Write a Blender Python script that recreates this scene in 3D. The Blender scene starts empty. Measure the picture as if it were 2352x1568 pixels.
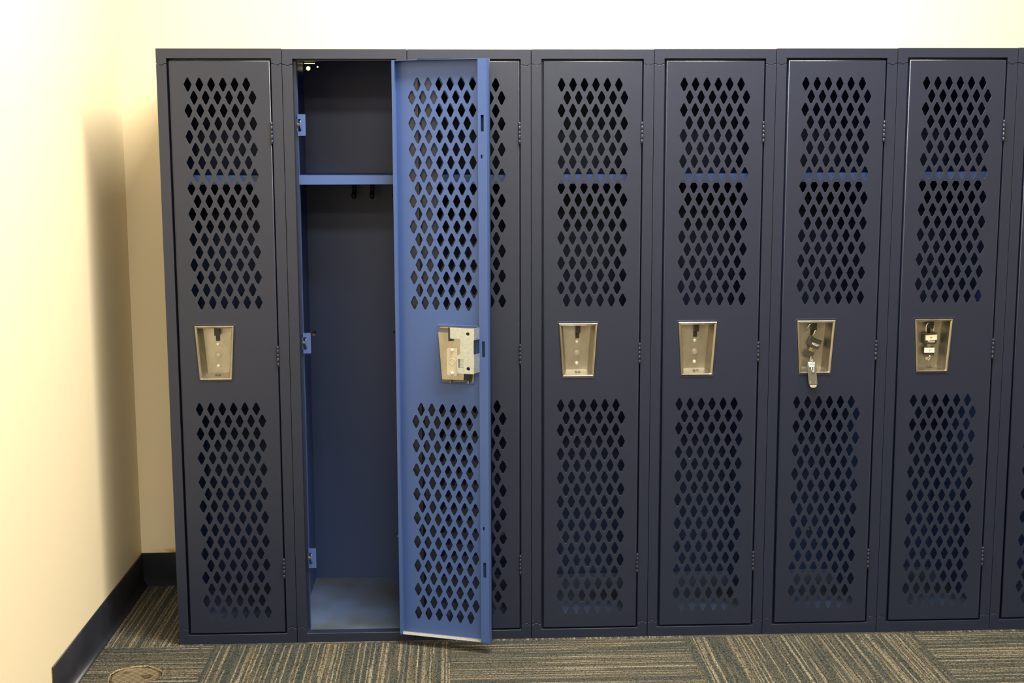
import bpy, bmesh, math, random
from mathutils import Vector, Matrix

C = bpy.context.scene.collection
PI = math.pi
W = 0.3048          # locker width
H = 1.5127          # locker height
D = 0.457           # locker depth
BACK = 0.4934       # room wall behind the lockers
LEFT = -0.2078      # side wall
random.seed(4)

# ------------------------------------------------------------------ materials
def mat(name, col, rough=0.5, metal=0.0, spec=0.5, bump=None, coat=0.0):
    m = bpy.data.materials.new(name); m.use_nodes = True
    nt = m.node_tree; b = nt.nodes['Principled BSDF']
    b.inputs['Base Color'].default_value = (*col, 1)
    b.inputs['Roughness'].default_value = rough
    b.inputs['Metallic'].default_value = metal
    b.inputs['Specular IOR Level'].default_value = spec
    b.inputs['Coat Weight'].default_value = coat; b.inputs['Coat Roughness'].default_value = 0.14
    if bump:
        scale, strength, dist = bump
        tc = nt.nodes.new('ShaderNodeTexCoord'); n = nt.nodes.new('ShaderNodeTexNoise')
        n.inputs['Scale'].default_value = scale; n.inputs['Detail'].default_value = 2
        bp = nt.nodes.new('ShaderNodeBump'); bp.inputs['Strength'].default_value = strength
        bp.inputs['Distance'].default_value = dist
        nt.links.new(tc.outputs['Object'], n.inputs['Vector'])
        nt.links.new(n.outputs['Fac'], bp.inputs['Height'])
        nt.links.new(bp.outputs['Normal'], b.inputs['Normal'])
        if coat: nt.links.new(bp.outputs['Normal'], b.inputs['Coat Normal'])
    return m

def mottle(m, c1, c2, scale, stretch=(1, 1, 1), detail=4, lo=0.35, hi=0.65, rough=None):
    """replace the flat base colour by a noise mix of two colours"""
    nt = m.node_tree; b = nt.nodes['Principled BSDF']
    tc = nt.nodes.new('ShaderNodeTexCoord'); mp = nt.nodes.new('ShaderNodeMapping')
    mp.inputs['Scale'].default_value = stretch
    n = nt.nodes.new('ShaderNodeTexNoise'); n.inputs['Scale'].default_value = scale
    n.inputs['Detail'].default_value = detail
    r = nt.nodes.new('ShaderNodeValToRGB')
    r.color_ramp.elements[0].position = lo; r.color_ramp.elements[0].color = (*c1, 1)
    r.color_ramp.elements[1].position = hi; r.color_ramp.elements[1].color = (*c2, 1)
    nt.links.new(tc.outputs['Object'], mp.inputs['Vector']); nt.links.new(mp.outputs['Vector'], n.inputs['Vector'])
    nt.links.new(n.outputs['Fac'], r.inputs['Fac']); nt.links.new(r.outputs['Color'], b.inputs['Base Color'])
    if rough:
        mr = nt.nodes.new('ShaderNodeMapRange')
        mr.inputs['To Min'].default_value = rough[0]; mr.inputs['To Max'].default_value = rough[1]
        nt.links.new(n.outputs['Fac'], mr.inputs['Value']); nt.links.new(mr.outputs['Result'], b.inputs['Roughness'])
    return m

NAVY = mat('navy_enamel', (0.010, 0.0155, 0.038), 0.36, spec=0.45, bump=(1500, 0.35, 0.0004), coat=0.25)
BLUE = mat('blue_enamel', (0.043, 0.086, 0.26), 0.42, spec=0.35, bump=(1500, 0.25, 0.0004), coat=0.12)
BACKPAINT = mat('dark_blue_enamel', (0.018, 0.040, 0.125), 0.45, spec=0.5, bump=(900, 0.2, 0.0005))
FLOORBLUE = mat('dusty_blue_enamel', (0.085, 0.14, 0.27), 0.5, spec=0.4, bump=(900, 0.2, 0.0005))
mottle(FLOORBLUE, (0.055, 0.068, 0.085), (0.075, 0.115, 0.23), 5, lo=0.38, hi=0.62)
DUST = mat('dusty_enamel', (0.50, 0.46, 0.38), 0.7, spec=0.3)
mottle(DUST, (0.24, 0.22, 0.17), (0.36, 0.33, 0.26), 160, lo=0.3, hi=0.7)
STEEL = mat('brushed_steel', (0.62, 0.55, 0.42), 0.36, metal=1.0)
mottle(STEEL, (0.33, 0.31, 0.265), (0.46, 0.435, 0.375), 38, stretch=(1, 1, 0.5), lo=0.3, hi=0.7, rough=(0.30, 0.42))
ZINC = mat('zinc_plate', (0.70, 0.70, 0.62), 0.42, metal=0.85)
mottle(ZINC, (0.46, 0.53, 0.56), (0.60, 0.66, 0.67), 150, detail=6, lo=0.3, hi=0.7, rough=(0.32, 0.5))
CHROME = mat('bright_metal', (0.85, 0.83, 0.78), 0.12, metal=1.0)
BOLT = mat('bright_bolt', (0.80, 0.80, 0.76), 0.22, metal=1.0)
RIVET = mat('rivet_white', (0.70, 0.71, 0.62), 0.3, metal=0.2)
PLATE = mat('tan_grey_plate', (0.46, 0.42, 0.35), 0.5, metal=0.25)
BLACK = mat('black_steel', (0.018, 0.016, 0.013), 0.35)
PLASTIC = mat('black_plastic', (0.035, 0.031, 0.024), 0.38)
FOB = mat('dark_grey_strap', (0.055, 0.049, 0.037), 0.42)
BRASS = mat('brass', (0.75, 0.56, 0.28), 0.3, metal=0.9)
RUBBER = mat('brown_rubber', (0.10, 0.085, 0.055), 0.6)
PAPER = mat('cream_label', (0.86, 0.82, 0.66), 0.6)
INK = mat('black_ink', (0.02, 0.02, 0.02), 0.6)
STAMP = mat('stamped_ink', (0.06, 0.05, 0.035), 0.6)
WHITE = mat('white_print', (0.85, 0.84, 0.78), 0.5)
BASE = mat('navy_rubber_base', (0.012, 0.014, 0.024), 0.42, spec=0.5)
mottle(BASE, (0.010, 0.012, 0.020), (0.020, 0.022, 0.034), 14, lo=0.3, hi=0.75)
EDGE = mat('cut_backing', (0.36, 0.29, 0.15), 0.8)
mottle(EDGE, (0.10, 0.085, 0.05), (0.30, 0.25, 0.14), 260, lo=0.35, hi=0.65)
WALL = mat('cream_paint', (0.84, 0.735, 0.535), 0.55, spec=0.3, bump=(260, 0.06, 0.0006))
CEIL = mat('white_ceiling', (0.86, 0.83, 0.75), 0.9, spec=0.1)

def wall_stain_mat():
    """back wall paint with the small ochre stain that sits just above the cove base"""
    m = WALL.copy(); m.name = 'cream_paint_stained'
    nt = m.node_tree; b = nt.nodes['Principled BSDF']
    g = nt.nodes.new('ShaderNodeNewGeometry'); s = nt.nodes.new('ShaderNodeSeparateXYZ')
    nt.links.new(g.outputs['Position'], s.inputs[0])
    def mr(src, a, bb):
        n = nt.nodes.new('ShaderNodeMapRange'); n.clamp = True
        n.inputs['From Min'].default_value = a; n.inputs['From Max'].default_value = bb
        nt.links.new(src, n.inputs['Value']); return n.outputs['Result']
    def mul(x, y):
        n = nt.nodes.new('ShaderNodeMath'); n.operation = 'MULTIPLY'
        nt.links.new(x, n.inputs[0]); nt.links.new(y, n.inputs[1]); return n.outputs[0]
    nz = nt.nodes.new('ShaderNodeTexNoise'); nz.inputs['Scale'].default_value = 60
    nt.links.new(g.outputs['Position'], nz.inputs['Vector'])
    k = mul(mul(mr(s.outputs['Z'], 0.112, 0.098), mul(mr(s.outputs['X'], -0.19, -0.14), mr(s.outputs['X'], -0.07, -0.10))), mr(nz.outputs['Fac'], 0.25, 0.6))
    mx = nt.nodes.new('ShaderNodeMix'); mx.data_type = 'RGBA'
    mx.inputs['A'].default_value = b.inputs['Base Color'].default_value
    mx.inputs['B'].default_value = (0.55, 0.30, 0.06, 1)
    nt.links.new(k, mx.inputs['Factor']); nt.links.new(mx.outputs['Result'], b.inputs['Base Color'])
    return m
WALLB = wall_stain_mat()

def carpet_mat():
    m = bpy.data.materials.new('carpet_tiles'); m.use_nodes = True
    nt = m.node_tree; N = nt.nodes; L = nt.links; b = N['Principled BSDF']
    b.inputs['Roughness'].default_value = 0.95; b.inputs['Specular IOR Level'].default_value = 0.15
    tc = N.new('ShaderNodeTexCoord'); sp = N.new('ShaderNodeSeparateXYZ')
    L.new(tc.outputs['Object'], sp.inputs[0])
    def M(op, a, bb=None, c=None):
        n = N.new('ShaderNodeMath'); n.operation = op
        for i, v in enumerate((a, bb, c)):
            if v is None: continue
            if isinstance(v, (int, float)): n.inputs[i].default_value = v
            else: L.new(v, n.inputs[i])
        return n.outputs[0]
    T = 0.6096
    x = M('SUBTRACT', sp.outputs['X'], 0.0935); y = M('SUBTRACT', sp.outputs['Y'], -0.012)
    tx = M('FLOOR', M('DIVIDE', x, T)); ty = M('FLOOR', M('DIVIDE', y, T))
    par = M('FLOORED_MODULO', M('ADD', tx, ty), 2.0)      # the tiles are laid quarter turned
    # across the stripes: u, along: v
    def pick(a, bb):
        n = N.new('ShaderNodeMix'); n.data_type = 'FLOAT'
        L.new(par, n.inputs['Factor']); L.new(a, n.inputs['A']); L.new(bb, n.inputs['B']); return n.outputs['Result']
    u = pick(y, x); v = pick(x, y)
    seed = M('ADD', M('MULTIPLY', tx, 7.31), M('MULTIPLY', ty, 3.77))
    wob = N.new('ShaderNodeTexNoise'); wob.inputs['Scale'].default_value = 9; L.new(tc.outputs['Object'], wob.inputs['Vector'])
    u2 = M('ADD', u, M('MULTIPLY', M('SUBTRACT', wob.outputs['Fac'], 0.5), 0.005))
    def comb(a, bb, c):
        n = N.new('ShaderNodeCombineXYZ'); L.new(a, n.inputs[0]); L.new(bb, n.inputs[1]); L.new(c, n.inputs[2]); return n.outputs[0]
    def noise(vec, scale, detail=0):
        n = N.new('ShaderNodeTexNoise'); n.inputs['Scale'].default_value = scale; n.inputs['Detail'].default_value = detail
        L.new(vec, n.inputs['Vector']); return n.outputs['Fac']
    row = M('FLOOR', M('DIVIDE', u2, 0.0036))             # one yarn row
    wn = N.new('ShaderNodeTexWhiteNoise'); wn.noise_dimensions = '3D'
    L.new(comb(row, M('FLOOR', M('ADD', M('MULTIPLY', v, 1.1), M('MULTIPLY', row, 0.37))), seed), wn.inputs['Vector'])
    band = noise(comb(M('MULTIPLY', u2, 95), M('MULTIPLY', v, 3.0), seed), 1.0, 1)
    thin = M('MULTIPLY', M('GREATER_THAN', wn.outputs['Value'], 0.76), 0.15)
    val = M('ADD', M('ADD', M('MULTIPLY', band, 0.62), M('MULTIPLY', wn.outputs['Value'], 0.24)), thin)
    r = N.new('ShaderNodeValToRGB'); L.new(val, r.inputs['Fac']); e = r.color_ramp
    e.elements[0].position = 0.30; e.elements[0].color = (0.041, 0.048, 0.045, 1)
    e.elements[1].position = 0.76; e.elements[1].color = (0.21, 0.185, 0.14, 1)
    for p, c in ((0.40, (0.058, 0.062, 0.056)), (0.46, (0.074, 0.067, 0.052)), (0.56, (0.100, 0.088, 0.066)), (0.66, (0.155, 0.137, 0.100))):
        k = e.elements.new(p); k.color = (*c, 1)
    # yarn loops
    lp = N.new('ShaderNodeTexVoronoi'); lp.inputs['Scale'].default_value = 1.0
    L.new(comb(M('DIVIDE', u2, 0.0036), M('DIVIDE', v, 0.0048), seed), lp.inputs['Vector'])
    spk = noise(tc.outputs['Object'], 480, 1)
    sh = N.new('ShaderNodeMapRange'); L.new(M('ADD', M('MULTIPLY', lp.outputs['Distance'], -0.7), M('MULTIPLY', spk, 1.3)), sh.inputs['Value'])
    sh.inputs['From Min'].default_value = 0.0; sh.inputs['From Max'].default_value = 0.75
    sh.inputs['To Min'].default_value = 0.2; sh.inputs['To Max'].default_value = 2.2
    # thin seams between tiles
    fx = M('ABSOLUTE', M('SUBTRACT', M('FRACT', M('ADD', M('DIVIDE', x, T), 0.5)), 0.5))
    fy = M('ABSOLUTE', M('SUBTRACT', M('FRACT', M('ADD', M('DIVIDE', y, T), 0.5)), 0.5))
    sm = N.new('ShaderNodeMapRange'); L.new(M('MINIMUM', fx, fy), sm.inputs['Value'])
    sm.inputs['From Min'].default_value = 0.0; sm.inputs['From Max'].default_value = 0.004; sm.inputs['To Min'].default_value = 0.75
    mx = N.new('ShaderNodeMix'); mx.data_type = 'RGBA'; mx.blend_type = 'MULTIPLY'; mx.inputs['Factor'].default_value = 1
    cb = N.new('ShaderNodeCombineColor'); k = M('MULTIPLY', sh.outputs['Result'], sm.outputs['Result'])
    for i in range(3): L.new(k, cb.inputs[i])
    L.new(r.outputs['Color'], mx.inputs['A']); L.new(cb.outputs[0], mx.inputs['B']); L.new(mx.outputs['Result'], b.inputs['Base Color'])
    bp = N.new('ShaderNodeBump'); bp.inputs['Strength'].default_value = 0.6; bp.inputs['Distance'].default_value = 0.002
    L.new(k, bp.inputs['Height']); L.new(bp.outputs['Normal'], b.inputs['Normal'])
    return m
CARPET = carpet_mat()

# ------------------------------------------------------------------ mesh helpers
def box(bm, x0, x1, y0, y1, z0, z1, mi=0):
    v = [bm.verts.new((x, y, z)) for x in (x0, x1) for y in (y0, y1) for z in (z0, z1)]
    for q in ((0, 1, 3, 2), (4, 6, 7, 5), (0, 4, 5, 1), (2, 3, 7, 6), (0, 2, 6, 4), (1, 5, 7, 3)):
        bm.faces.new([v[i] for i in q]).material_index = mi
    return v

def prism(bm, pts, y0, y1, mi=0):
    """pts = outline in x,z; extruded along y"""
    a = [bm.verts.new((x, y0, z)) for x, z in pts]; b = [bm.verts.new((x, y1, z)) for x, z in pts]
    n = len(pts); fs = [bm.faces.new(a), bm.faces.new(b[::-1])]
    for i in range(n): fs.append(bm.faces.new((a[i], b[i], b[(i + 1) % n], a[(i + 1) % n])))
    for f in fs: f.material_index = mi
    return a + b

def tube(bm, path, r, seg=10, closed=False, mi=0):
    path = [Vector(p) for p in path]; n = len(path); rings = []
    up = Vector((0.13, 0.91, 0.2)).normalized(); nrm = None
    for i, p in enumerate(path):
        if closed: t = (path[(i + 1) % n] - path[i - 1]).normalized()
        else: t = (path[min(i + 1, n - 1)] - path[max(i - 1, 0)]).normalized()
        if nrm is None: nrm = t.cross(up).normalized()
        else: nrm = (nrm - t * nrm.dot(t)).normalized()
        b = t.cross(nrm)
        rings.append([bm.verts.new(p + nrm * (r * math.cos(2 * PI * k / seg)) + b * (r * math.sin(2 * PI * k / seg))) for k in range(seg)])
    m = n if closed else n - 1
    for i in range(m):
        A, B = rings[i], rings[(i + 1) % n]
        for k in range(seg):
            f = bm.faces.new((A[k], A[(k + 1) % seg], B[(k + 1) % seg], B[k])); f.smooth = True; f.material_index = mi
    if not closed:
        for rr in (rings[0][::-1], rings[-1]):
            bm.faces.new(rr).material_index = mi

def lathe(bm, prof, c, axis='y', seg=24, mi=0, smooth=True):
    """prof = list of (radius, position along the axis)"""
    rings = []
    for r, h in prof:
        ring = []
        for k in range(seg):
            a = 2 * PI * k / seg; p, q = r * math.cos(a), r * math.sin(a)
            v = (p, h, q) if axis == 'y' else (p, q, h) if axis == 'z' else (h, p, q)
            ring.append(bm.verts.new((c[0] + v[0], c[1] + v[1], c[2] + v[2])))
        rings.append(ring)
    for A, B in zip(rings, rings[1:]):
        for k in range(seg):
            f = bm.faces.new((A[k], A[(k + 1) % seg], B[(k + 1) % seg], B[k])); f.smooth = smooth; f.material_index = mi
    for rr in (rings[0], rings[-1]):
        try: bm.faces.new(rr).material_index = mi
        except ValueError: pass

def obj(name, bm, mats, parent=None, bevel=0.0, seg=2, label=None):
    bmesh.ops.recalc_face_normals(bm, faces=bm.faces[:])
    me = bpy.data.meshes.new(name); bm.to_mesh(me); bm.free()
    return link(name, me, mats, parent, bevel, seg, label)

def link(name, me, mats, parent=None, bevel=0.0, seg=2, label=None):
    for m in (mats if isinstance(mats, (list, tuple)) else [mats]): me.materials.append(m)
    o = bpy.data.objects.new(name, me); C.objects.link(o)
    if parent: o.parent = parent
    if bevel:
        b = o.modifiers.new('bevel', 'BEVEL'); b.width = bevel; b.segments = seg; b.limit_method = 'ANGLE'
        b.angle_limit = math.radians(35)
    if label: o['label'] = label
    return o

def thing(name, label, cat, loc=(0, 0, 0), group=None):
    o = bpy.data.objects.new(name, None); C.objects.link(o); o.location = loc
    o.empty_display_size = 0.05; o['label'] = label; o['category'] = cat
    if group: o['group'] = group
    return o

def round_poly(pts, rad, n=4):
    out = []; N_ = len(pts)
    for i in range(N_):
        p0, p, p1 = Vector(pts[i - 1]), Vector(pts[i]), Vector(pts[(i + 1) % N_])
        r = rad[i % len(rad)] if isinstance(rad, (list, tuple)) else rad
        a = (p0 - p).normalized(); b = (p1 - p).normalized()
        half = math.acos(max(-1, min(1, a.dot(b)))) / 2
        d = r / math.tan(half); s = p + a * d; e = p + b * d
        bis = (a + b).normalized(); cen = p + bis * (r / math.sin(half))
        a0 = math.atan2(s.y - cen.y, s.x - cen.x); a1 = math.atan2(e.y - cen.y, e.x - cen.x)
        da = (a1 - a0 + PI) % (2 * PI) - PI
        for k in range(n + 1):
            t = a0 + da * k / n; out.append((cen.x + r * math.cos(t), cen.y + r * math.sin(t)))
    return out

def circle(cx, cz, r, n=16): return [(cx + r * math.cos(2 * PI * k / n), cz + r * math.sin(2 * PI * k / n)) for k in range(n)]

def sheet(outlines, half=0.0006, bevel=0.0, y=0.0):
    """flat sheet metal in the x,z plane with real holes; first outline is the outside"""
    cu = bpy.data.curves.new('sheet', 'CURVE'); cu.dimensions = '2D'; cu.fill_mode = 'BOTH'
    cu.extrude = half - bevel; cu.bevel_depth = bevel; cu.bevel_resolution = 2; cu.offset = -bevel
    for pts in outlines:
        s = cu.splines.new('POLY'); s.points.add(len(pts) - 1)
        for i, (a, b) in enumerate(pts): s.points[i].co = (a, b, 0, 1)
        s.use_cyclic_u = True
    o = bpy.data.objects.new('sheet', cu); C.objects.link(o)
    me = bpy.data.meshes.new_from_object(o.evaluated_get(bpy.context.evaluated_depsgraph_get()))
    bpy.data.objects.remove(o); bpy.data.curves.remove(cu)
    me.transform(Matrix.Translation((0, y, 0)) @ Matrix.Rotation(PI / 2, 4, 'X'))
    me.materials.clear()
    for p in me.polygons: p.use_smooth = False
    return me

def text_mesh(s, size, mtx, extrude=0.00015, shear=0.0, spacing=1.0):
    cu = bpy.data.curves.new('t', 'FONT'); cu.body = s; cu.size = size; cu.extrude = extrude
    cu.align_x = 'CENTER'; cu.align_y = 'CENTER'; cu.shear = shear; cu.space_character = spacing
    o = bpy.data.objects.new('t', cu); C.objects.link(o)
    me = bpy.data.meshes.new_from_object(o.evaluated_get(bpy.context.evaluated_depsgraph_get()))
    bpy.data.objects.remove(o); bpy.data.curves.remove(cu); me.transform(mtx); me.materials.clear()
    return me

# ------------------------------------------------------------------ the room
RX, RY, RZ = 5.2, -8.6, 2.62
def struct(name, bm, m, **k):
    o = obj(name, bm, m, **k); o['kind'] = 'structure'; return o

# carpet, with the round cut-out for the floor cleanout
DCX, DCY, DCR = -0.0650, -0.1985, 0.0630
hole = []
for k in range(60):
    a = 2 * PI * k / 60; r = DCR + 0.0030 + 0.0022 * math.sin(5 * a + 1) + random.uniform(-0.0012, 0.0012)
    hole.append((DCX + r * math.cos(a), DCY + r * math.sin(a)))
cu = sheet([[(LEFT - 0.1, RY - 0.1), (RX + 0.1, RY - 0.1), (RX + 0.1, BACK + 0.1), (LEFT - 0.1, BACK + 0.1)], hole], half=0.0045)
cu.transform(Matrix.Rotation(-PI / 2, 4, 'X')); cu.transform(Matrix.Translation((0, 0, -0.0045)))
fl = link('floor', cu, CARPET); fl['kind'] = 'structure'
bm = bmesh.new(); box(bm, LEFT - 0.1, RX + 0.1, RY - 0.1, BACK + 0.1, -0.12, -0.010); struct('floor_slab', bm, mat('concrete', (0.2, 0.17, 0.12), 0.9))

bm = bmesh.new(); box(bm, LEFT - 0.12, RX + 0.12, BACK, BACK + 0.12, -0.12, RZ); struct('wall_back', bm, WALLB)
bm = bmesh.new(); box(bm, LEFT - 0.12, LEFT, RY - 0.12, BACK, -0.12, RZ); struct('wall_left', bm, WALL)
bm = bmesh.new(); box(bm, RX, RX + 0.12, RY, BACK, -0.12, RZ); struct('wall_right', bm, WALL)
bm = bmesh.new(); box(bm, LEFT, RX, RY - 0.12, RY, -0.12, RZ); struct('wall_front', bm, WALL)
bm = bmesh.new(); box(bm, LEFT - 0.12, RX + 0.12, RY - 0.12, BACK + 0.12, RZ, RZ + 0.1); struct('ceiling', bm, CEIL)

# cove base: a rubber strip with a curved toe; mitred in the corner, cut square where it stops
def cove(bh, t=0.0032, toe=0.016):
    p = [(0, bh), (t * 0.55, bh), (t, bh - 0.0025), (t, 0.022)]
    for k in range(1, 6):
        a = k / 5 * PI / 2; p.append((t + toe * (1 - math.cos(a)), 0.022 - 0.0205 * math.sin(a)))
    p += [(t + toe, 0.0), (0, 0.0)]
    return p
BH = 0.0955
pr = cove(BH)
def strip(name, conv, a, b, mitre_a):
    bm = bmesh.new(); n = len(pr)
    A = [bm.verts.new(conv(d, z, a - d if mitre_a else a)) for d, z in pr]; B = [bm.verts.new(conv(d, z, b)) for d, z in pr]
    for i in range(n): bm.faces.new((A[i], A[(i + 1) % n], B[(i + 1) % n], B[i])).smooth = True
    bm.faces.new(A); bm.faces.new(B[::-1])
    return struct(name, bm, BASE)
strip('baseboard_left', lambda d, z, s: (LEFT + d, s, z), BACK, -0.3752, True)
strip('baseboard_back', lambda d, z, s: (-s, BACK - d, z), -LEFT, -RX, True)
# the bare adhesive edge where the cove base is cut off
bm = bmesh.new(); box(bm, LEFT, LEFT + 0.0012, -0.3782, -0.3752, 0.0, BH - 0.001)
o = struct('trim_1', bm, EDGE)

# ------------------------------------------------------------------ perforation pattern
PX, PZ = 0.02842, 0.03148
def diamond(cx, cz):
    w, h = 0.0097, 0.0203
    return round_poly([(cx, cz + h), (cx - w, cz), (cx, cz - h), (cx + w, cz)], [0.0028, 0.0012], 3)
def vents():
    out = []
    for z0 in (1.4262, 0.6200):
        for r in range(18):
            off = 0.0751 if r % 2 == 0 else 0.0751 + PX / 2
            for c in range(6): out.append(diamond(off + c * PX, z0 - r * PZ))
    return out
PAN = [(0.0692, 0.8333), (0.0780, 0.6955), (0.1602, 0.6955), (0.1690, 0.8333)]   # opening for the lock recess

DX0, DX1, DZ0, DZ1 = 0.0310, 0.2752, 0.0300, 1.4838      # closed door
DT = 0.022
HX, HY = 0.2755, -0.003                                 # hinge axis

def by_side(me, inward):
    for p in me.polygons: p.material_index = 1 if inward(p) else 0

# ---- meshes shared by all the lockers
R_ = 0.0030
front = sheet([[(DX0 + R_, DZ0 + R_), (DX1 - R_, DZ0 + R_), (DX1 - R_, DZ1 - R_), (DX0 + R_, DZ1 - R_)], round_poly(PAN, 0.003, 3)] + vents(), half=0.0008, bevel=0.0004, y=0.0003)
bm = bmesh.new(); bm.from_mesh(front)
def rectloop(inset, y): return [bm.verts.new((x, y, z)) for x, z in ((DX0 + inset, DZ0 + inset), (DX1 - inset, DZ0 + inset), (DX1 - inset, DZ1 - inset), (DX0 + inset, DZ1 - inset))]
prof = [(R_, 0.0011)] + [(R_ - R_ * math.sin(a), -0.0005 + R_ * (1 - math.cos(a))) for a in [k * PI / 12 for k in range(7)]] + [(0, 0.010), (0, DT), (0.0012, DT), (0.0012, 0.0035), (0.0022, 0.0014)]
loops = [rectloop(*p) for p in prof]
for li, (A, B) in enumerate(zip(loops, loops[1:] + loops[:1])):
    for k in range(4):
        f = bm.faces.new((A[k], A[(k + 1) % 4], B[(k + 1) % 4], B[k]))
        if li < 8: f.smooth = True
# embossed border pressed round the recess
def ringsheet(bm, outer, inner, y0, y1):
    n = len(outer)
    O0 = [bm.verts.new((x, y0, z)) for x, z in outer]; M0 = [bm.verts.new(((x + a) / 2, y1, (z + b) / 2)) for (x, z), (a, b) in zip(outer, inner)]
    I0 = [bm.verts.new((x, y0, z)) for x, z in inner]
    for P, Q in ((O0, M0), (M0, I0)):
        for k in range(n):
            f = bm.faces.new((P[k], P[(k + 1) % n], Q[(k + 1) % n], Q[k])); f.smooth = True
def grow(pts, d):
    c = Vector((0.1191, 0.7644)); w = 0.05; h = 0.069
    return [(c.x + (x - c.x) * (w + d) / w, c.y + (z - c.y) * (h + d) / h) for x, z in pts]
ringsheet(bm, round_poly(grow(PAN, 0.0042), 0.005, 4), round_poly(grow(PAN, 0.0016), 0.003, 4), -0.0006, -0.0014)
ringsheet(bm, round_poly(grow(PAN, 0.0055), 0.006, 4), round_poly(grow(PAN, 0.0005), 0.003, 4), 0.0012, 0.0028)
bmesh.ops.recalc_face_normals(bm, faces=bm.faces[:])
DOOR = bpy.data.meshes.new('door'); bm.to_mesh(DOOR); bm.free(); bpy.data.meshes.remove(front)
for p in DOOR.polygons:
    c, n = p.center, p.normal
    k = 0
    if c.y > 0.0005 and not (c.x < DX0 + 0.0006 or c.x > DX1 - 0.0006 or c.z < DZ0 + 0.0006 or c.z > DZ1 - 0.0006): k = 1
    if k and n.z > 0.7 and c.z < DZ0 + 0.004 and c.y > 0.003: k = 2
    if (c.x < DX0 + 0.0006 or c.x > DX1 - 0.0006 or c.z < DZ0 + 0.0006 or c.z > DZ1 - 0.0006) and c.y > 0.012: k = 1
    if n.y < -0.12 and c.y < 0.004: k = 0
    p.material_index = k
for m in (NAVY, BLUE, DUST): DOOR.materials.append(m)

# channel folded along the free edge inside the door: slots for the three latches
CX0, CX1 = DX0 + 0.0016, 0.0555
cf = [[(CX0, DZ0 + 0.0004), (CX1, DZ0 + 0.0004), (CX1, DZ1 - 0.0004), (CX0, DZ1 - 0.0004)]]
for zc in (1.3312, 0.7835, 0.2215): cf.append([(0.0408, zc - 0.0195), (0.0484, zc - 0.0195), (0.0484, zc + 0.0195), (0.0408, zc + 0.0195)])
for zc in (1.252, 0.329): cf.append([(0.0444, zc - 0.0045), (0.0486, zc - 0.0045), (0.0486, zc + 0.0045), (0.0444, zc + 0.0045)])
ch = sheet(cf, half=0.0006, y=DT + 0.0002)
bm = bmesh.new(); bm.from_mesh(ch); bpy.data.meshes.remove(ch)
box(bm, CX1 - 0.0012, CX1, 0.0014, DT, DZ0 + 0.0015, 0.712); box(bm, CX1 - 0.0012, CX1, 0.0014, DT, 0.84, DZ1 - 0.0015)
box(bm, DX1 - 0.0080, DX1 - 0.0002, DT - 0.0004, DT + 0.0008, DZ0 + 0.0004, DZ1 - 0.0004)     # hinge side lip
CHANNEL = bpy.data.meshes.new('channel'); bmesh.ops.recalc_face_normals(bm, faces=bm.faces[:]); bm.to_mesh(CHANNEL); bm.free(); CHANNEL.materials.append(BLUE)

# recessed lock pan: rolled rim, tapering walls, flat bottom
def pan_mesh():
    bm = bmesh.new(); cen = (0.1191, 0.7640)
    def q(side, top, bot, y):   # side inset, top inset, bottom inset
        (ax, az), (bx, bz), (cx, cz), (dx, dz) = PAN
        return [bm.verts.new(v) for v in ((ax + side, y, az - top), (bx + side, y, bz + bot), (cx - side, y, cz + bot), (dx - side, y, dz - top))]
    steps = [(0.0004, 0.0004, 0.0004, 0.0008), (0.0006, 0.0006, 0.0006, -0.0026), (0.0020, 0.0020, 0.0020, -0.0040), (0.0040, 0.0040, 0.0040, -0.0036),
             (0.0066, 0.0064, 0.0052, -0.0016), (0.0070, 0.0070, 0.0056, 0.0016), (0.0140, 0.0100, 0.0126, 0.0390)]
    L_ = [q(*s) for s in steps]
    for A, B in zip(L_, L_[1:]):
        for k in range(4): bm.faces.new((A[k], A[(k + 1) % 4], B[(k + 1) % 4], B[k]))
    bm.faces.new(L_[-1][::-1])
    bmesh.ops.recalc_face_normals(bm, faces=bm.faces[:])
    ret = bmesh.ops.solidify(bm, geom=bm.faces[:], thickness=0.0008)
    me = bpy.data.meshes.new('recess'); bm.to_mesh(me); bm.free(); me.materials.append(STEEL); return me
RECESS = pan_mesh()

def mesh(name, mats, fn):
    bm = bmesh.new(); fn(bm); bmesh.ops.recalc_face_normals(bm, faces=bm.faces[:])
    me = bpy.data.meshes.new(name); bm.to_mesh(me); bm.free()
    for m in (mats if isinstance(mats, (list, tuple)) else [mats]): me.materials.append(m)
    return me
def staple_fn(bm):
    box(bm, 0.1148, 0.1268, 0.0180, 0.0385, 0.8055, 0.8270)
    box(bm, 0.1154, 0.1252, 0.0368, 0.0388, 0.7895, 0.8070)
STAPLE = mesh('staple', BLACK, staple_fn)
def dome(cx, cz):
    return lambda bm: lathe(bm, [(0.0046, 0.0388), (0.0046, 0.0376), (0.0038, 0.0362), (0.0022, 0.0355), (0.0004, 0.0353)], (cx, 0, cz), 'y', 20)
DOMES = [mesh('rivet', RIVET, dome(0.1192, z)) for z in (0.7803, 0.7252)]
def knock_fn(bm):
    lathe(bm, [(0.0074, 0.0388), (0.0078, 0.0378), (0.0074, 0.0374), (0.0066, 0.0384), (0.0062, 0.0386)], (0.1192, 0, 0.7525), 'y', 28)
    lathe(bm, [(0.0061, 0.0388), (0.0061, 0.0380), (0.0056, 0.0376), (0.0004, 0.0375)], (0.1192, 0, 0.7525), 'y', 28)
KNOCK = mesh('knockout', PLATE, knock_fn)

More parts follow.
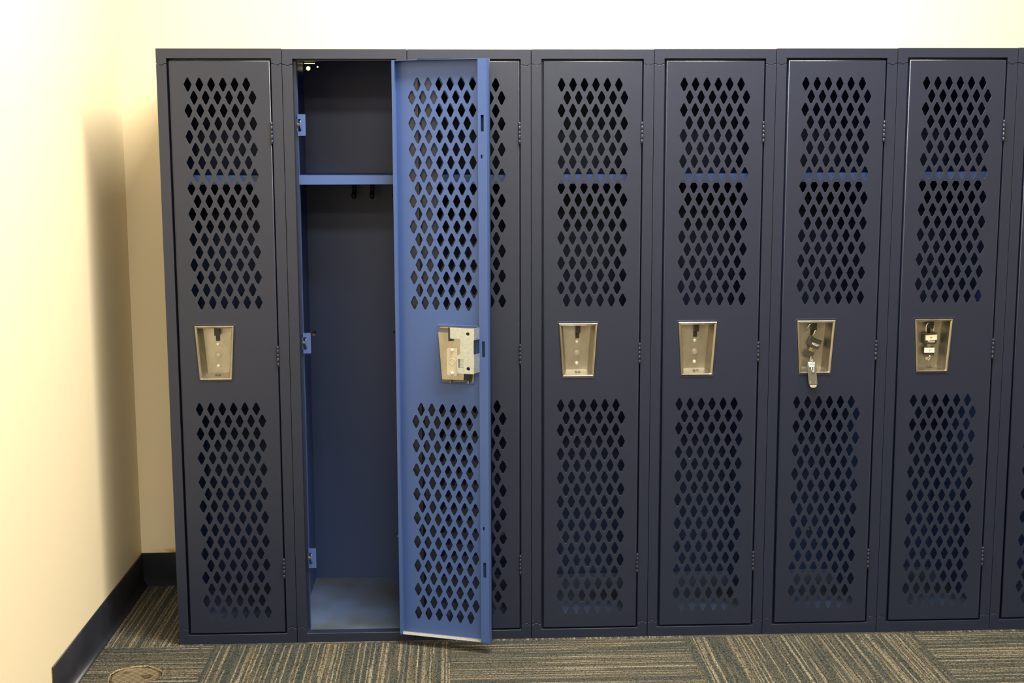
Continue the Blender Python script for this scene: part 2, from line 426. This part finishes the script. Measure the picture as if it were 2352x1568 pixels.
# inside of the lock: zinc latch bracket, backing plate, bolts
def brx(xc): return 0.1195 - (xc - 462) * 0.0001584
def brz(yc): return 0.8430 - (yc - 325) * 0.0001569
def bracket_mesh():
    out = [(brx(440), brz(360)), (brx(440), brz(533)), (brx(603), brz(537)), (brx(603), brz(778)), (brx(575), brz(783)), (brx(552), brz(803)),
           (brx(552), brz(1080)), (brx(815), brz(1082)), (brx(832), brz(1066)), (brx(832), brz(775)), (brx(822), brz(772)), (brx(822), brz(545)), (brx(834), brz(542)), (brx(834), brz(366))]
    win = [(brx(573), brz(850)), (brx(573), brz(990)), (brx(655), brz(990)), (brx(655), brz(850))]
    s = sheet([out, circle(brx(728), brz(450), 0.0044), circle(brx(733), brz(1000), 0.0044), win], half=0.0008, bevel=0.0003, y=0.0455)
    bm = bmesh.new(); bm.from_mesh(s); bpy.data.meshes.remove(s)
    x1 = brx(833)
    for za, zb in ((brz(360), brz(545)), (brz(772), brz(1070))):
        a = [(x1 + 0.0014, 0.0463), (x1 + 0.0002, 0.0463), (x1 - 0.0062, 0.0225), (x1 - 0.0050, 0.0220)]
        A = [bm.verts.new((x, y, za)) for x, y in a]; B = [bm.verts.new((x, y, zb)) for x, y in a]
        bm.faces.new(A); bm.faces.new(B[::-1])
        for k in range(4): bm.faces.new((A[k], A[(k + 1) % 4], B[(k + 1) % 4], B[k]))
    # folded pocket walls between bracket and pan
    box(bm, brx(552) - 0.001, brx(552), 0.040, 0.0460, brz(1076), brz(805))
    box(bm, brx(815), brx(552), 0.040, 0.0460, brz(1081), brz(1081) + 0.0012)
    box(bm, brx(655), brx(573), 0.0400, 0.0406, brz(992), brz(848))
    bmesh.ops.recalc_face_normals(bm, faces=bm.faces[:])
    me = bpy.data.meshes.new('latch_bracket'); bm.to_mesh(me); bm.free(); me.materials.append(ZINC); return me
BRACKET = bracket_mesh()
BPLATE = sheet([round_poly([(brx(373), brz(690)), (brx(373), brz(1124)), (brx(550), brz(1124)), (brx(550), brz(690))], 0.004, 4)], half=0.0008, bevel=0.0003, y=0.0410)
bm = bmesh.new(); bm.from_mesh(BPLATE); bpy.data.meshes.remove(BPLATE)
lathe(bm, [(0.0082, 0.0414), (0.0078, 0.0424), (0.0070, 0.0424), (0.0062, 0.0416), (0.0004, 0.0416)], (brx(464), 0, brz(903)), 'y', 28)
BPLATE = bpy.data.meshes.new('backing_plate'); bmesh.ops.recalc_face_normals(bm, faces=bm.faces[:]); bm.to_mesh(BPLATE); bm.free(); BPLATE.materials.append(PLATE)
def bolt(yc):
    def f(bm):
        c = (brx(460), 0, brz(yc))
        lathe(bm, [(0.0048, 0.0416), (0.0048, 0.0424), (0.0042, 0.0428)], c, 'y', 20)
        lathe(bm, [(0.0034, 0.0424), (0.0034, 0.0450), (0.0028, 0.0456)], c, 'y', 6, smooth=False)
        lathe(bm, [(0.0018, 0.0450), (0.0018, 0.0480), (0.0010, 0.0486)], c, 'y', 12)
    return f
BOLTS = [mesh('bolt', BOLT, bolt(y)) for y in (722, 1085)]
LIFTER = mesh('latch_lifter', BLACK, lambda bm: (box(bm, brx(437), brx(410), 0.0400, 0.0462, brz(573), brz(362)), box(bm, brx(485), brx(412), 0.0400, 0.0425, brz(573), brz(540))))
TABS = [mesh('recess_tab', DUST, lambda bm, x=x: box(bm, x - 0.0018, x + 0.0018, 0.0020, 0.0060, 0.6925, 0.6990)) for x in (brx(352), brx(645))]

# frame members with interlocking tongue joints
FX = 0.0006; OX0, OX1, OZ0, OZ1 = 0.0256, 0.2786, 0.0262, 1.4889
def tongue(x0, x1, z, d):   # left to right, the middle displaced by d
    w = x1 - x0
    return [(x0, z), (x0 + w * 0.22, z), (x0 + w * 0.34, z + d), (x0 + w * 0.66, z + d), (x0 + w * 0.78, z), (x1, z)]
G = 0.0009; FD = 0.027
TL, BL = 1.4765, 0.0392
tl = tongue(FX, OX0, TL, -0.0030); tr = tongue(OX1, W - FX, TL, -0.0030)
TOPR = mesh('top_rail', NAVY, lambda bm: prism(bm, [(FX, H), (FX, TL)] + tl[1:-1] + [(OX0, TL), (OX0, OZ1), (OX1, OZ1), (OX1, TL)] + tr[1:-1] + [(W - FX, TL), (W - FX, H)], 0.0, FD))
bl = tongue(FX, OX0, BL, 0.0042); br = tongue(OX1, W - FX, BL, 0.0042)
BOTR = mesh('bottom_rail', NAVY, lambda bm: prism(bm, [(W - FX, -0.0035), (W - FX, BL)] + br[::-1][1:-1] + [(OX1, BL), (OX1, OZ0), (OX0, OZ0), (OX0, BL)] + bl[::-1][1:-1] + [(FX, BL), (FX, -0.0035)], 0.0, FD))
def stile(x0, x1):
    t = [(x, z - G) for x, z in tongue(x0, x1, TL, -0.0030)]; b = [(x, z + G) for x, z in tongue(x0, x1, BL, 0.0042)]
    me = mesh('stile', NAVY, lambda bm: prism(bm, t + b[::-1], 0.0, FD)); return me
STL, STR = stile(FX, OX0), stile(OX1, W - FX)
def stop_fn(bm):
    box(bm, OX0 - 0.010, OX0 + 0.0062, FD, FD + 0.0012, OZ0, OZ1); box(bm, OX0 + 0.0050, OX0 + 0.0062, FD, FD + 0.018, OZ0, OZ1, 1)
    box(bm, OX1 - 0.0020, OX1 + 0.010, FD, FD + 0.0012, OZ0, OZ1)
    box(bm, OX0, OX1, FD, FD + 0.0012, OZ1 - 0.003, OZ1 + 0.006)
STOP = mesh('door_stop', [NAVY, BLUE], stop_fn)

# shell
def shell_fn(bm):
    box(bm, 0.0004, 0.0014, FD, D, 0.0, H); box(bm, W - 0.0014, W - 0.0004, FD, D, 0.0, H)
    box(bm, 0.0014, W - 0.0014, FD, D, H - 0.0014, H - 0.0002)
SHELL = mesh('body', [BLUE, NAVY], shell_fn)
for p in SHELL.polygons:
    c, n = p.center, p.normal
    if (n.x < -0.7 and c.x < 0.001) or (n.x > 0.7 and c.x > W - 0.001) or (n.z > 0.7 and c.z > H - 0.001): p.material_index = 1
SHELFM = mesh('shelf', BLUE, lambda bm: (box(bm, 0.0018, W - 0.0018, 0.031, D - 0.006, 1.2045, 1.2057), box(bm, 0.0018, W - 0.0018, 0.0300, 0.0312, 1.1835, 1.2057), box(bm, 0.0018, W - 0.0018, 0.0312, 0.040, 1.1835, 1.1847)))
FLOORM = mesh('bottom_shelf', FLOORBLUE, lambda bm: (box(bm, 0.0018, W - 0.0018, 0.0275, D - 0.006, 0.0200, 0.0262), box(bm, 0.0018, W - 0.0018, 0.0010, 0.0275, 0.0250, 0.0264) if False else None))
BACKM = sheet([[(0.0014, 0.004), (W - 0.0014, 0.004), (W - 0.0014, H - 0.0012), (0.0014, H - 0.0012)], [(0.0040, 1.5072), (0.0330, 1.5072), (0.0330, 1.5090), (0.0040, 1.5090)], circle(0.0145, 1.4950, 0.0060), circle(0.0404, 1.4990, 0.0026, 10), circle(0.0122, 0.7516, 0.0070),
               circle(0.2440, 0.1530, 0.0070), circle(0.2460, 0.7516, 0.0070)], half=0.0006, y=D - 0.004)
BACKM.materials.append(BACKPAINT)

# the latch hooks on the stop of an open locker
def hook_fn(zc):
    def f(bm):
        z0, z1 = zc - 0.0262, zc + 0.0262; y = FD - 0.0040
        prism(bm, round_poly([(0.0300, z1), (0.0300, z1 - 0.0115), (0.0398, z1 - 0.0115), (0.0398, z0 + 0.0100), (0.0300, z0 + 0.0100), (0.0300, z0), (0.0512, z0), (0.0512, z1)], 0.0012, 2), y, y + 0.0014)
        box(bm, 0.0302, 0.0316, y, y + 0.012, z0 + 0.001, z1 - 0.001)
        # curled tongue that the door slot drops over
        pts = [(0.0398, y, zc + 0.0115), (0.0378, y - 0.0030, zc + 0.0100), (0.0376, y - 0.0042, zc + 0.0040), (0.0384, y - 0.0044, zc - 0.0040), (0.0398, y - 0.0030, zc - 0.0110), (0.0412, y + 0.0005, zc - 0.0145)]
        A = [bm.verts.new(p) for p in pts]; B = [bm.verts.new((p[0] + 0.0022, p[1] + 0.001, p[2])) for p in pts]
        for k in range(len(pts) - 1): bm.faces.new((A[k], A[k + 1], B[k + 1], B[k])).smooth = True
    return f
HOOKZ = (1.3302, 0.7847, 0.2207)
HOOKS = [mesh('latch_hook', BLUE, hook_fn(z)) for z in HOOKZ]
BUMPS = [mesh('rubber_bumper', [RUBBER, BLACK], lambda bm, z=z: (lathe(bm, [(0.0040, FD), (0.0044, FD - 0.004), (0.0036, FD - 0.0065), (0.0016, FD - 0.0066)], (0.0336, 0, z + 0.0005), 'y', 18),
                                                         lathe(bm, [(0.0015, FD - 0.0050), (0.0015, FD - 0.0068)], (0.0336, 0, z + 0.0005), 'y', 12, mi=1))) for z in HOOKZ]

# hinge knuckles
def hinge_fn(zc):
    def f(bm):
        z0 = zc - 0.0265; hs = [0.010, 0.0125, 0.010, 0.0115, 0.009]; z = z0
        for h in hs:
            lathe(bm, [(0.0026, z + 0.0001), (0.0031, z + 0.0004), (0.0031, z + h - 0.0004), (0.0026, z + h - 0.0001)], (0.2758, -0.0030, 0), 'z', 14); z += h
        box(bm, 0.2745, 0.2790, 0.0004, 0.012, z0 + 0.001, z - 0.001)
    return f
HINGEZ = (1.3090, 0.7548, 0.2018)
HINGES = [mesh('hinge', NAVY, hinge_fn(z)) for z in HINGEZ]

# coat hooks that hang under the shelf
def coat_fn(x, y):
    def f(bm):
        box(bm, x - 0.0065, x + 0.0065, y - 0.004, y + 0.012, 1.176, 1.1840)
        tube(bm, [(x, y, 1.180), (x, y, 1.165), (x, y - 0.001, 1.155), (x, y - 0.006, 1.146), (x, y - 0.016, 1.1405), (x, y - 0.026, 1.1425), (x, y - 0.031, 1.150)], 0.0060, 10)
        tube(bm, [(x, y, 1.170), (x, y + 0.008, 1.158), (x, y + 0.018, 1.154)], 0.0040, 8)
    return f
COATS = [mesh('coat_hook', BLACK, coat_fn(x, y)) for x, y in ((0.1395, 0.400), (0.1895, 0.400), (0.2560, 0.330))]

def put(name, me, parent, label=None, bevel=0):
    o = bpy.data.objects.new(name, me); C.objects.link(o); o.parent = parent
    if bevel:
        b = o.modifiers.new('bevel', 'BEVEL'); b.width = bevel; b.segments = 2; b.limit_method = 'ANGLE'; b.angle_limit = math.radians(50)
    if label: o['label'] = label
    return o

DZ = (-0.0006, -0.0016, -0.0018, -0.0014, -0.0004, 0.0008, 0.0022, 0.0032)
LAB = ['navy perforated metal locker numbered 53, leftmost of the row next to the cream side wall',
       'metal locker standing open with its blue-backed door swung out, blue shelf and bare interior',
       'navy locker mostly hidden behind the open blue door, no lock recess in sight',
       'navy perforated metal locker numbered 56, first one right of the open door',
       'navy perforated metal locker numbered 57 with an empty steel lock recess',
       'navy locker with a tilted open black padlock hanging in its steel recess',
       'navy locker numbered 59 with an upright padlock bearing a cream 59 label',
       'navy metal locker at the right edge of the row, only its left side in frame']
NUM = ['53', None, None, '56', '57', None, '59', None]

for i in range(8):
    t = thing('locker', LAB[i], 'locker', (i * W, 0, DZ[i]), 'row of navy metal lockers')
    put('top_rail', TOPR, t, bevel=0.0008); put('bottom_rail', BOTR, t, bevel=0.0012)
    put('stile', STL, t, bevel=0.0004); put('stile', STR, t, bevel=0.0004)
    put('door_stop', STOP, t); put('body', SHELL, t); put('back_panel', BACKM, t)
    put('shelf', SHELFM, t, 'lighter blue hat shelf'); put('bottom_shelf', FLOORM, t, 'dusty blue floor plate')
    for me in HINGES: put('hinge', me, t)
    for me in COATS: put('coat_hook', me, t, 'black hook under the shelf')
    for hm, bmh in zip(HOOKS, BUMPS):
        h = put('latch_hook', hm, t, 'blue latch hook'); h.location.x = 0.0 if i == 1 else 0.0035; put('rubber_bumper', bmh, h, 'brown rubber bumper')
    d = put('door', DOOR, t, 'blue inner face of the open door' if i == 1 else None)
    kids = [('folded_channel', CHANNEL), ('lock_recess', RECESS), ('padlock_staple', STAPLE), ('rivet', DOMES[0]), ('rivet', DOMES[1]), ('knockout', KNOCK),
            ('latch_bracket', BRACKET), ('backing_plate', BPLATE), ('bolt', BOLTS[0]), ('bolt', BOLTS[1]), ('latch_lifter', LIFTER), ('recess_tab', TABS[0]), ('recess_tab', TABS[1])]
    for nm, me in kids: put(nm, me, d)
    if NUM[i]:
        # number stamped on the sloping floor of the recess
        ang = math.atan2(0.0070, 0.0374)
        tm = text_mesh(NUM[i], 0.0125, Matrix.Translation((0.1200, 0.0200, 0.7054)) @ Matrix.Rotation(ang, 4, 'X') @ Matrix.Scale(1.25, 4, (1, 0, 0)) @ Matrix.Scale(1.25, 4, (0, 1, 0)), 0.0002)
        link('number', tm, STAMP, d)
    if i == 1:
        th = PI - math.radians(18.6)
        d.matrix_local = Matrix.Translation((HX, HY, 0)) @ Matrix.Rotation(th, 4, 'Z') @ Matrix.Translation((-HX, -HY, 0))

# scuffs in the paint
def chip(name, label, pts):
    bm = bmesh.new()
    for x, z, r in pts: lathe(bm, [(r, -0.0007), (r * 0.8, -0.00105), (0.0001, -0.0011)], (x, 0, z), 'y', 7)
    return bm

# ------------------------------------------------------------------ padlocks, keys and fob
def place(o, loc, ry=0, rx=0, rz=0):
    o.location = loc; o.rotation_euler = (rx, ry, rz)

def padlock(name, label, base, tilt, w, h, open_, tag):
    """origin = centre of the body; body hangs in the x,z plane"""
    t = thing(name, label, 'padlock', base)
    t.rotation_euler = (0, tilt, 0)
    bm = bmesh.new(); hw, hh, th = w / 2, h / 2, 0.0075
    prism(bm, [(-hw, -hh + 0.003), (-hw + 0.003, -hh), (hw - 0.003, -hh), (hw, -hh + 0.003), (hw, hh - 0.0015), (hw - 0.0015, hh), (-hw + 0.0015, hh), (-hw, hh - 0.0015)], -th, th)
    obj('lock_body', bm, PLASTIC, t, bevel=0.0018, seg=3)
    bm = bmesh.new()
    A = [bm.verts.new(v) for v in ((-hw + 0.001, -th - 0.0004, hh - 0.0006), (0, -th - 0.0012, hh - 0.0036), (hw - 0.001, -th - 0.0004, hh - 0.0006), (hw - 0.001, th - 0.002, hh + 0.0010), (-hw + 0.001, th - 0.002, hh + 0.0010))]
    bm.faces.new(A); obj('top_plate', bm, CHROME, t)
    bm = bmesh.new(); s = 0.0096; r = 0.0021; top = hh + (0.0155 if not open_ else 0.0190)
    arc = [(s * math.cos(a), 0, top + s * math.sin(a)) for a in [k * PI / 10 for k in range(11)]]
    path = [(s, 0, hh - 0.004), (s, 0, hh + 0.006)] + arc + [(-s, 0, hh + 0.004), (-s, 0, hh - 0.004)]
    if open_:
        s = 0.0105   # sprung open and swung right round: the short leg hangs outside the body
        path = [(-s, 0, hh - 0.004), (-s, 0, 0.022)] + [(-2 * s + s * math.cos(a), 0, 0.0335 + s * math.sin(a)) for a in [k * PI / 10 for k in range(11)]] + [(-3 * s, 0, 0.0175)]; r = 0.0018
    tube(bm, path, r, 12); sh = obj('shackle', bm, CHROME, t)
    zt = -0.0042 if open_ else -hh + 0.0064
    tm = text_mesh('Master', 0.0062, Matrix.Translation((0.0015 if open_ else 0.0025, -th - 0.0001, zt)) @ Matrix.Rotation(PI / 2, 4, 'X') @ Matrix.Scale(1.1, 4, (1, 0, 0)), 0.0002, shear=0.25)
    link('brand_print', tm, WHITE, t, label='white brand lettering')
    bm = bmesh.new(); box(bm, -0.0075, 0.0125, -th - 0.0003, -th, zt + 0.0029, zt + 0.0034); obj('print_line', bm, WHITE, t)
    if tag:
        bm = bmesh.new(); prism(bm, [(-hw + 0.0035, hh - 0.0060), (-hw + 0.0045, -hh + 0.0098), (hw - 0.0004, -hh + 0.0112), (hw - 0.0002, hh - 0.0040)], -th - 0.0006, -th - 0.0001)
        l_ = obj('number_label', bm, PAPER, t, label='cream sticker')
        link('number', text_mesh(tag, 0.0068, Matrix.Translation((0.0015, -th - 0.0007, 0.0016)) @ Matrix.Rotation(PI / 2, 4, 'X'), 0.0001), INK, l_)
    return t

def key(name, label, base, tilt, w, h, tag):
    """origin = top middle of the key head; the brass shank goes up into the padlock"""
    t = thing(name, label, 'key', base); t.rotation_euler = (0, tilt, 0)
    bm = bmesh.new(); hw = w / 2
    prism(bm, [(-0.0042, 0.0095), (-0.0042, -0.002), (0.0042, -0.002), (0.0042, 0.0095)], -0.0011, 0.0011); obj('key_shank', bm, BRASS, t, bevel=0.0003)
    bm = bmesh.new(); prism(bm, round_poly([(-hw, 0), (-hw, -h), (hw, -h), (hw, 0)], [0.002, 0.0015], 3), -0.0030, 0.0030)
    box(bm, -hw + 0.001, hw - 0.001, -0.0035, -0.0030, -0.0062, -0.0050); box(bm, -hw + 0.005, hw - 0.004, -0.0035, -0.0030, -h + 0.0045, -h + 0.0053)
    obj('key_head', bm, PLASTIC, t, bevel=0.0006)
    if tag:
        bm = bmesh.new(); prism(bm, [(-hw - 0.0002, -0.0022), (-hw - 0.0002, -0.0152), (hw + 0.0002, -0.0152), (hw + 0.0002, -0.0022)], -0.0040, -0.0035)
        l_ = obj('number_label', bm, PAPER, t, label='cream sticker')
        link('number', text_mesh(tag, 0.0072, Matrix.Translation((0.0025, -0.0041, -0.0087)) @ Matrix.Rotation(PI / 2, 4, 'X'), 0.0001), INK, l_)
    return t

X5, X6 = 5 * W, 6 * W
Z5, Z6 = DZ[5], DZ[6]
T5 = math.radians(22)
padlock('padlock', 'open black padlock hanging tilted from the staple of the locker left of number 59', (X5 + 0.1227, 0.0235, 0.7722 + Z5), T5, 0.0300, 0.0255, True, None)
padlock('padlock', 'closed black padlock with a cream 59 sticker, hanging upright in the right-hand steel recess', (X6 + 0.1185, 0.0235, 0.7800 + Z6), 0.0, 0.0342, 0.0288, False, '59')
key('padlock_key', 'black-headed brass key stuck in the tilted open padlock, no sticker', (X5 + 0.1128, 0.0235, 0.7510 + Z5), T5, 0.0220, 0.0186, None)
key('padlock_key', 'black-headed brass key with a cream 59 sticker in the upright padlock', (X6 + 0.1182, 0.0235, 0.7578 + Z6), 0.0, 0.0262, 0.0232, '59')

def ring_pts(c, r, tiltx, n=20, ax=0.0):
    out = []
    for k in range(n):
        a = 2 * PI * k / n; v = Vector((r * math.cos(a), 0, r * math.sin(a)))
        v = Matrix.Rotation(ax, 3, 'Z') @ Matrix.Rotation(tiltx, 3, 'X') @ v
        out.append(Vector(c) + v)
    return out
bm = bmesh.new(); tube(bm, ring_pts((0, 0, 0), 0.0078, 0.25, ax=0.95), 0.0010, 8, closed=True)
o = obj('key_ring', bm, CHROME); o.location = (X6 + 0.1200, 0.0215, 0.7288 + Z6); o['label'] = 'small shiny split ring hanging from the key with the 59 sticker'; o['category'] = 'ring'
bm = bmesh.new(); tube(bm, ring_pts((0, 0, 0), 0.0082, 0.0, ax=1.35), 0.0008, 8, closed=True)
o = obj('key_ring', bm, CHROME); o.location = (X5 + 0.1113, 0.0112, 0.7318 + Z5); o['label'] = 'tiny silver ring between the tilted key and the dark strap fob'; o['category'] = 'ring'

# strap fob with swivel clip, hanging over the lip of the recess
f = thing('key_fob', 'dark grey strap key fob with silver swivel clip hanging out over the recess lip', 'key fob', (X5 + 0.1098, 0.0015, 0.7250 + Z5))
f.rotation_euler = (math.radians(-21), math.radians(-1.0), 0)
bm = bmesh.new(); prism(bm, round_poly([(-0.0112, -0.006), (-0.0112, -0.0600), (0.0112, -0.0600), (0.0112, -0.006)], [0.001, 0.004], 4), -0.0016, 0.0016)
obj('strap', bm, FOB, f, bevel=0.0005)
bm = bmesh.new(); prism(bm, [(-0.0085, -0.0605)] + [(-0.0088 * math.cos(a), -0.0625 - 0.0052 * math.sin(a)) for a in [k * PI / 8 for k in range(9)]] + [(0.0085, -0.0605)], -0.0022, 0.0022)
obj('strap_end', bm, STEEL, f, bevel=0.0006)
bm = bmesh.new()
for x in (-0.0066, 0.0066): box(bm, x - 0.0010, x + 0.0010, -0.0025, -0.0015, -0.0580, -0.0500)
obj('staple', bm, CHROME, f, bevel=0.0002)
bm = bmesh.new()
for z in (-0.0022, -0.0062): tube(bm, [(-0.0088, -0.001, z), (0.0088, -0.001, z)], 0.0024, 12)
prism(bm, [(-0.0080, -0.0085), (-0.0072, -0.0130), (0.0072, -0.0130), (0.0080, -0.0085)], -0.0024, 0.0024)
obj('swivel', bm, ZINC, f, bevel=0.0003)
bm = bmesh.new(); tube(bm, [(-0.0034, -0.0042, -0.0055), (-0.0024, -0.0046, -0.014), (-0.0008, -0.0048, -0.0262), (0.0008, -0.0050, -0.0285), (0.0030, -0.0048, -0.0270), (0.0040, -0.0046, -0.016), (0.0034, -0.0042, -0.006), (0.0015, -0.003, 0.0045), (0.0, -0.001, 0.0065)], 0.0010, 8)
obj('clip', bm, CHROME, f)
bm = bmesh.new(); box(bm, -0.0108, 0.0108, -0.0010, 0.0010, -0.0052, -0.0034); obj('swivel_pin', bm, BLACK, f, bevel=0.0004)

# ------------------------------------------------------------------ floor cleanout cover in its ragged hole
t = thing('cleanout_cover', 'round brownish metal floor cleanout cover with raised diamond tread, set in the carpet', 'floor cover', (DCX, DCY, 0))
TREAD = mat('tarnished_brass', (0.12, 0.09, 0.05), 0.5, metal=0.4)
mottle(TREAD, (0.06, 0.05, 0.03), (0.13, 0.085, 0.05), 60, lo=0.3, hi=0.7)
RIDGE = mat('worn_ridge', (0.15, 0.125, 0.075), 0.5, metal=0.3)
bm = bmesh.new(); lathe(bm, [(0.0610, -0.0099), (0.0610, -0.0040), (0.0600, -0.0032), (0.0575, -0.0030), (0.0572, -0.0040), (0.0004, -0.0040)], (0, 0, 0), 'z', 64); obj('cover_plate', bm, TREAD, t)
bm = bmesh.new()
a1, a2 = math.radians(20), math.radians(78)
def ridges(ang, pitch):
    d = Vector((math.cos(ang), math.sin(ang))); nn = Vector((-d.y, d.x)); Rr = 0.0555
    k = -int(Rr / pitch)
    while k * pitch < Rr:
        s = k * pitch; L2 = math.sqrt(max(0, Rr * Rr - s * s))
        # leave the two plain pads that carry the screw heads
        n_ = 24; run = []
        for q in range(n_ + 1):
            p = nn * s + d * (-L2 + 2 * L2 * q / n_)
            inpad = min((p - Vector((-0.030, 0.030))).length / 0.011, (p - Vector((0.028, 0.002))).length / 0.012) < 1
            if not inpad: run.append(p)
            if (inpad or q == n_) and len(run) > 1:
                A = [bm.verts.new(v) for v in ((run[0].x - nn.x * .0008, run[0].y - nn.y * .0008, -.0041), (run[0].x, run[0].y, -.0029), (run[0].x + nn.x * .0008, run[0].y + nn.y * .0008, -.0041))]
                B = [bm.verts.new(v) for v in ((run[-1].x - nn.x * .0008, run[-1].y - nn.y * .0008, -.0041), (run[-1].x, run[-1].y, -.0029), (run[-1].x + nn.x * .0008, run[-1].y + nn.y * .0008, -.0041))]
                for j in (0, 1): bm.faces.new((A[j], A[j + 1], B[j + 1], B[j]))
                bm.faces.new(A); bm.faces.new(B[::-1])
            if inpad: run = []
        k += 1
ridges(a1, 0.0085); ridges(a2, 0.0100)
obj('tread', bm, RIDGE, t, label='worn bright tread lines')
for p in ((-0.030, 0.030), (0.028, 0.002)):
    bm = bmesh.new(); lathe(bm, [(0.0042, -0.0042), (0.0042, -0.0032), (0.0034, -0.0028), (0.0004, -0.0028)], (p[0], p[1], 0), 'z', 18); obj('screw', bm, TREAD, t)
# torn carpet backing round the hole
bm = bmesh.new(); n = 90
rings = []
for j, (dr, z) in enumerate(((0.0006, -0.0035), (0.0020, -0.0016), (0.0034, -0.0002), (0.0046, -0.0012))):
    rings.append([bm.verts.new(((DCR - 0.001 + dr + 0.0016 * math.sin(5 * a + 1) + random.uniform(-0.0010, 0.0010)) * math.cos(a), (DCR - 0.001 + dr + 0.0016 * math.sin(5 * a + 1) + random.uniform(-0.0010, 0.0010)) * math.sin(a), z + random.uniform(-0.0006, 0.0004))) for a in [2 * PI * k / n for k in range(n)]])
for A, B in zip(rings, rings[1:]):
    for k in range(n): bm.faces.new((A[k], A[(k + 1) % n], B[(k + 1) % n], B[k]))
o = obj('trim_2', bm, EDGE); o.location = (DCX, DCY, 0); o['kind'] = 'structure'

# ------------------------------------------------------------------ light
def area(name, loc, sx, sy, power, col, rot=(0, 0, 0), spread=PI):
    l = bpy.data.lights.new(name, 'AREA'); l.shape = 'RECTANGLE'; l.size = sx; l.size_y = sy; l.energy = power; l.color = col; l.spread = spread
    o = bpy.data.objects.new(name, l); C.objects.link(o); o.location = loc; o.rotation_euler = rot; return o
WARM = (1.0, 0.93, 0.78)
area('ceiling_or_fill_light', (1.20, -0.62, RZ - 0.02), 1.2, 0.30, 77, WARM)
area('ceiling_or_fill_light', (1.55, -2.0, RZ - 0.02), 1.2, 0.3, 24, WARM)
area('ceiling_or_fill_light', (0.9, -4.3, RZ - 0.02), 1.2, 0.6, 75, WARM)  # added fill, no known fixture: brightens the shaded alcove walls from the front
area('ceiling_or_fill_light', (0.9, -6.6, RZ - 0.02), 1.2, 0.6, 80, WARM)  # second added fill, farther back, lifting the same alcove
area('ceiling_or_fill_light', (3.9, -2.2, RZ - 0.02), 1.2, 0.6, 24, WARM)  # fill added on the right for ambient light, not a known fixture

w = bpy.data.worlds.new('World'); bpy.context.scene.world = w; w.use_nodes = True
w.node_tree.nodes['Background'].inputs[0].default_value = (1.0, 0.92, 0.78, 1); w.node_tree.nodes['Background'].inputs[1].default_value = 0.05

# ------------------------------------------------------------------ camera
cam = bpy.data.cameras.new('Camera'); co = bpy.data.objects.new('Camera', cam); C.objects.link(co)
cam.sensor_fit = 'HORIZONTAL'; cam.sensor_width = 36; cam.lens = 2997.74 / 2352 * 36; cam.clip_start = 0.05
yw, pt, rl = 0.042790, -0.142684, -0.002624
cy, sy, cp, sp = math.cos(yw), math.sin(yw), math.cos(pt), math.sin(pt)
F = Vector((sy * cp, cy * cp, sp)); Rt = Vector((cy, -sy, 0)); Up = Rt.cross(F)
Rv = Rt * math.cos(rl) + Up * math.sin(rl); Uv = -Rt * math.sin(rl) + Up * math.cos(rl)
M4 = Matrix(((Rv.x, Uv.x, -F.x, 0.725378), (Rv.y, Uv.y, -F.y, -3.270529), (Rv.z, Uv.z, -F.z, 1.256471), (0, 0, 0, 1)))
co.matrix_world = M4
sc = bpy.context.scene; sc.camera = co
vs = sc.view_settings; vs.view_transform = 'Standard'; vs.look = 'None'; vs.exposure = 0.6; vs.gamma = 1; vs.use_curve_mapping = False
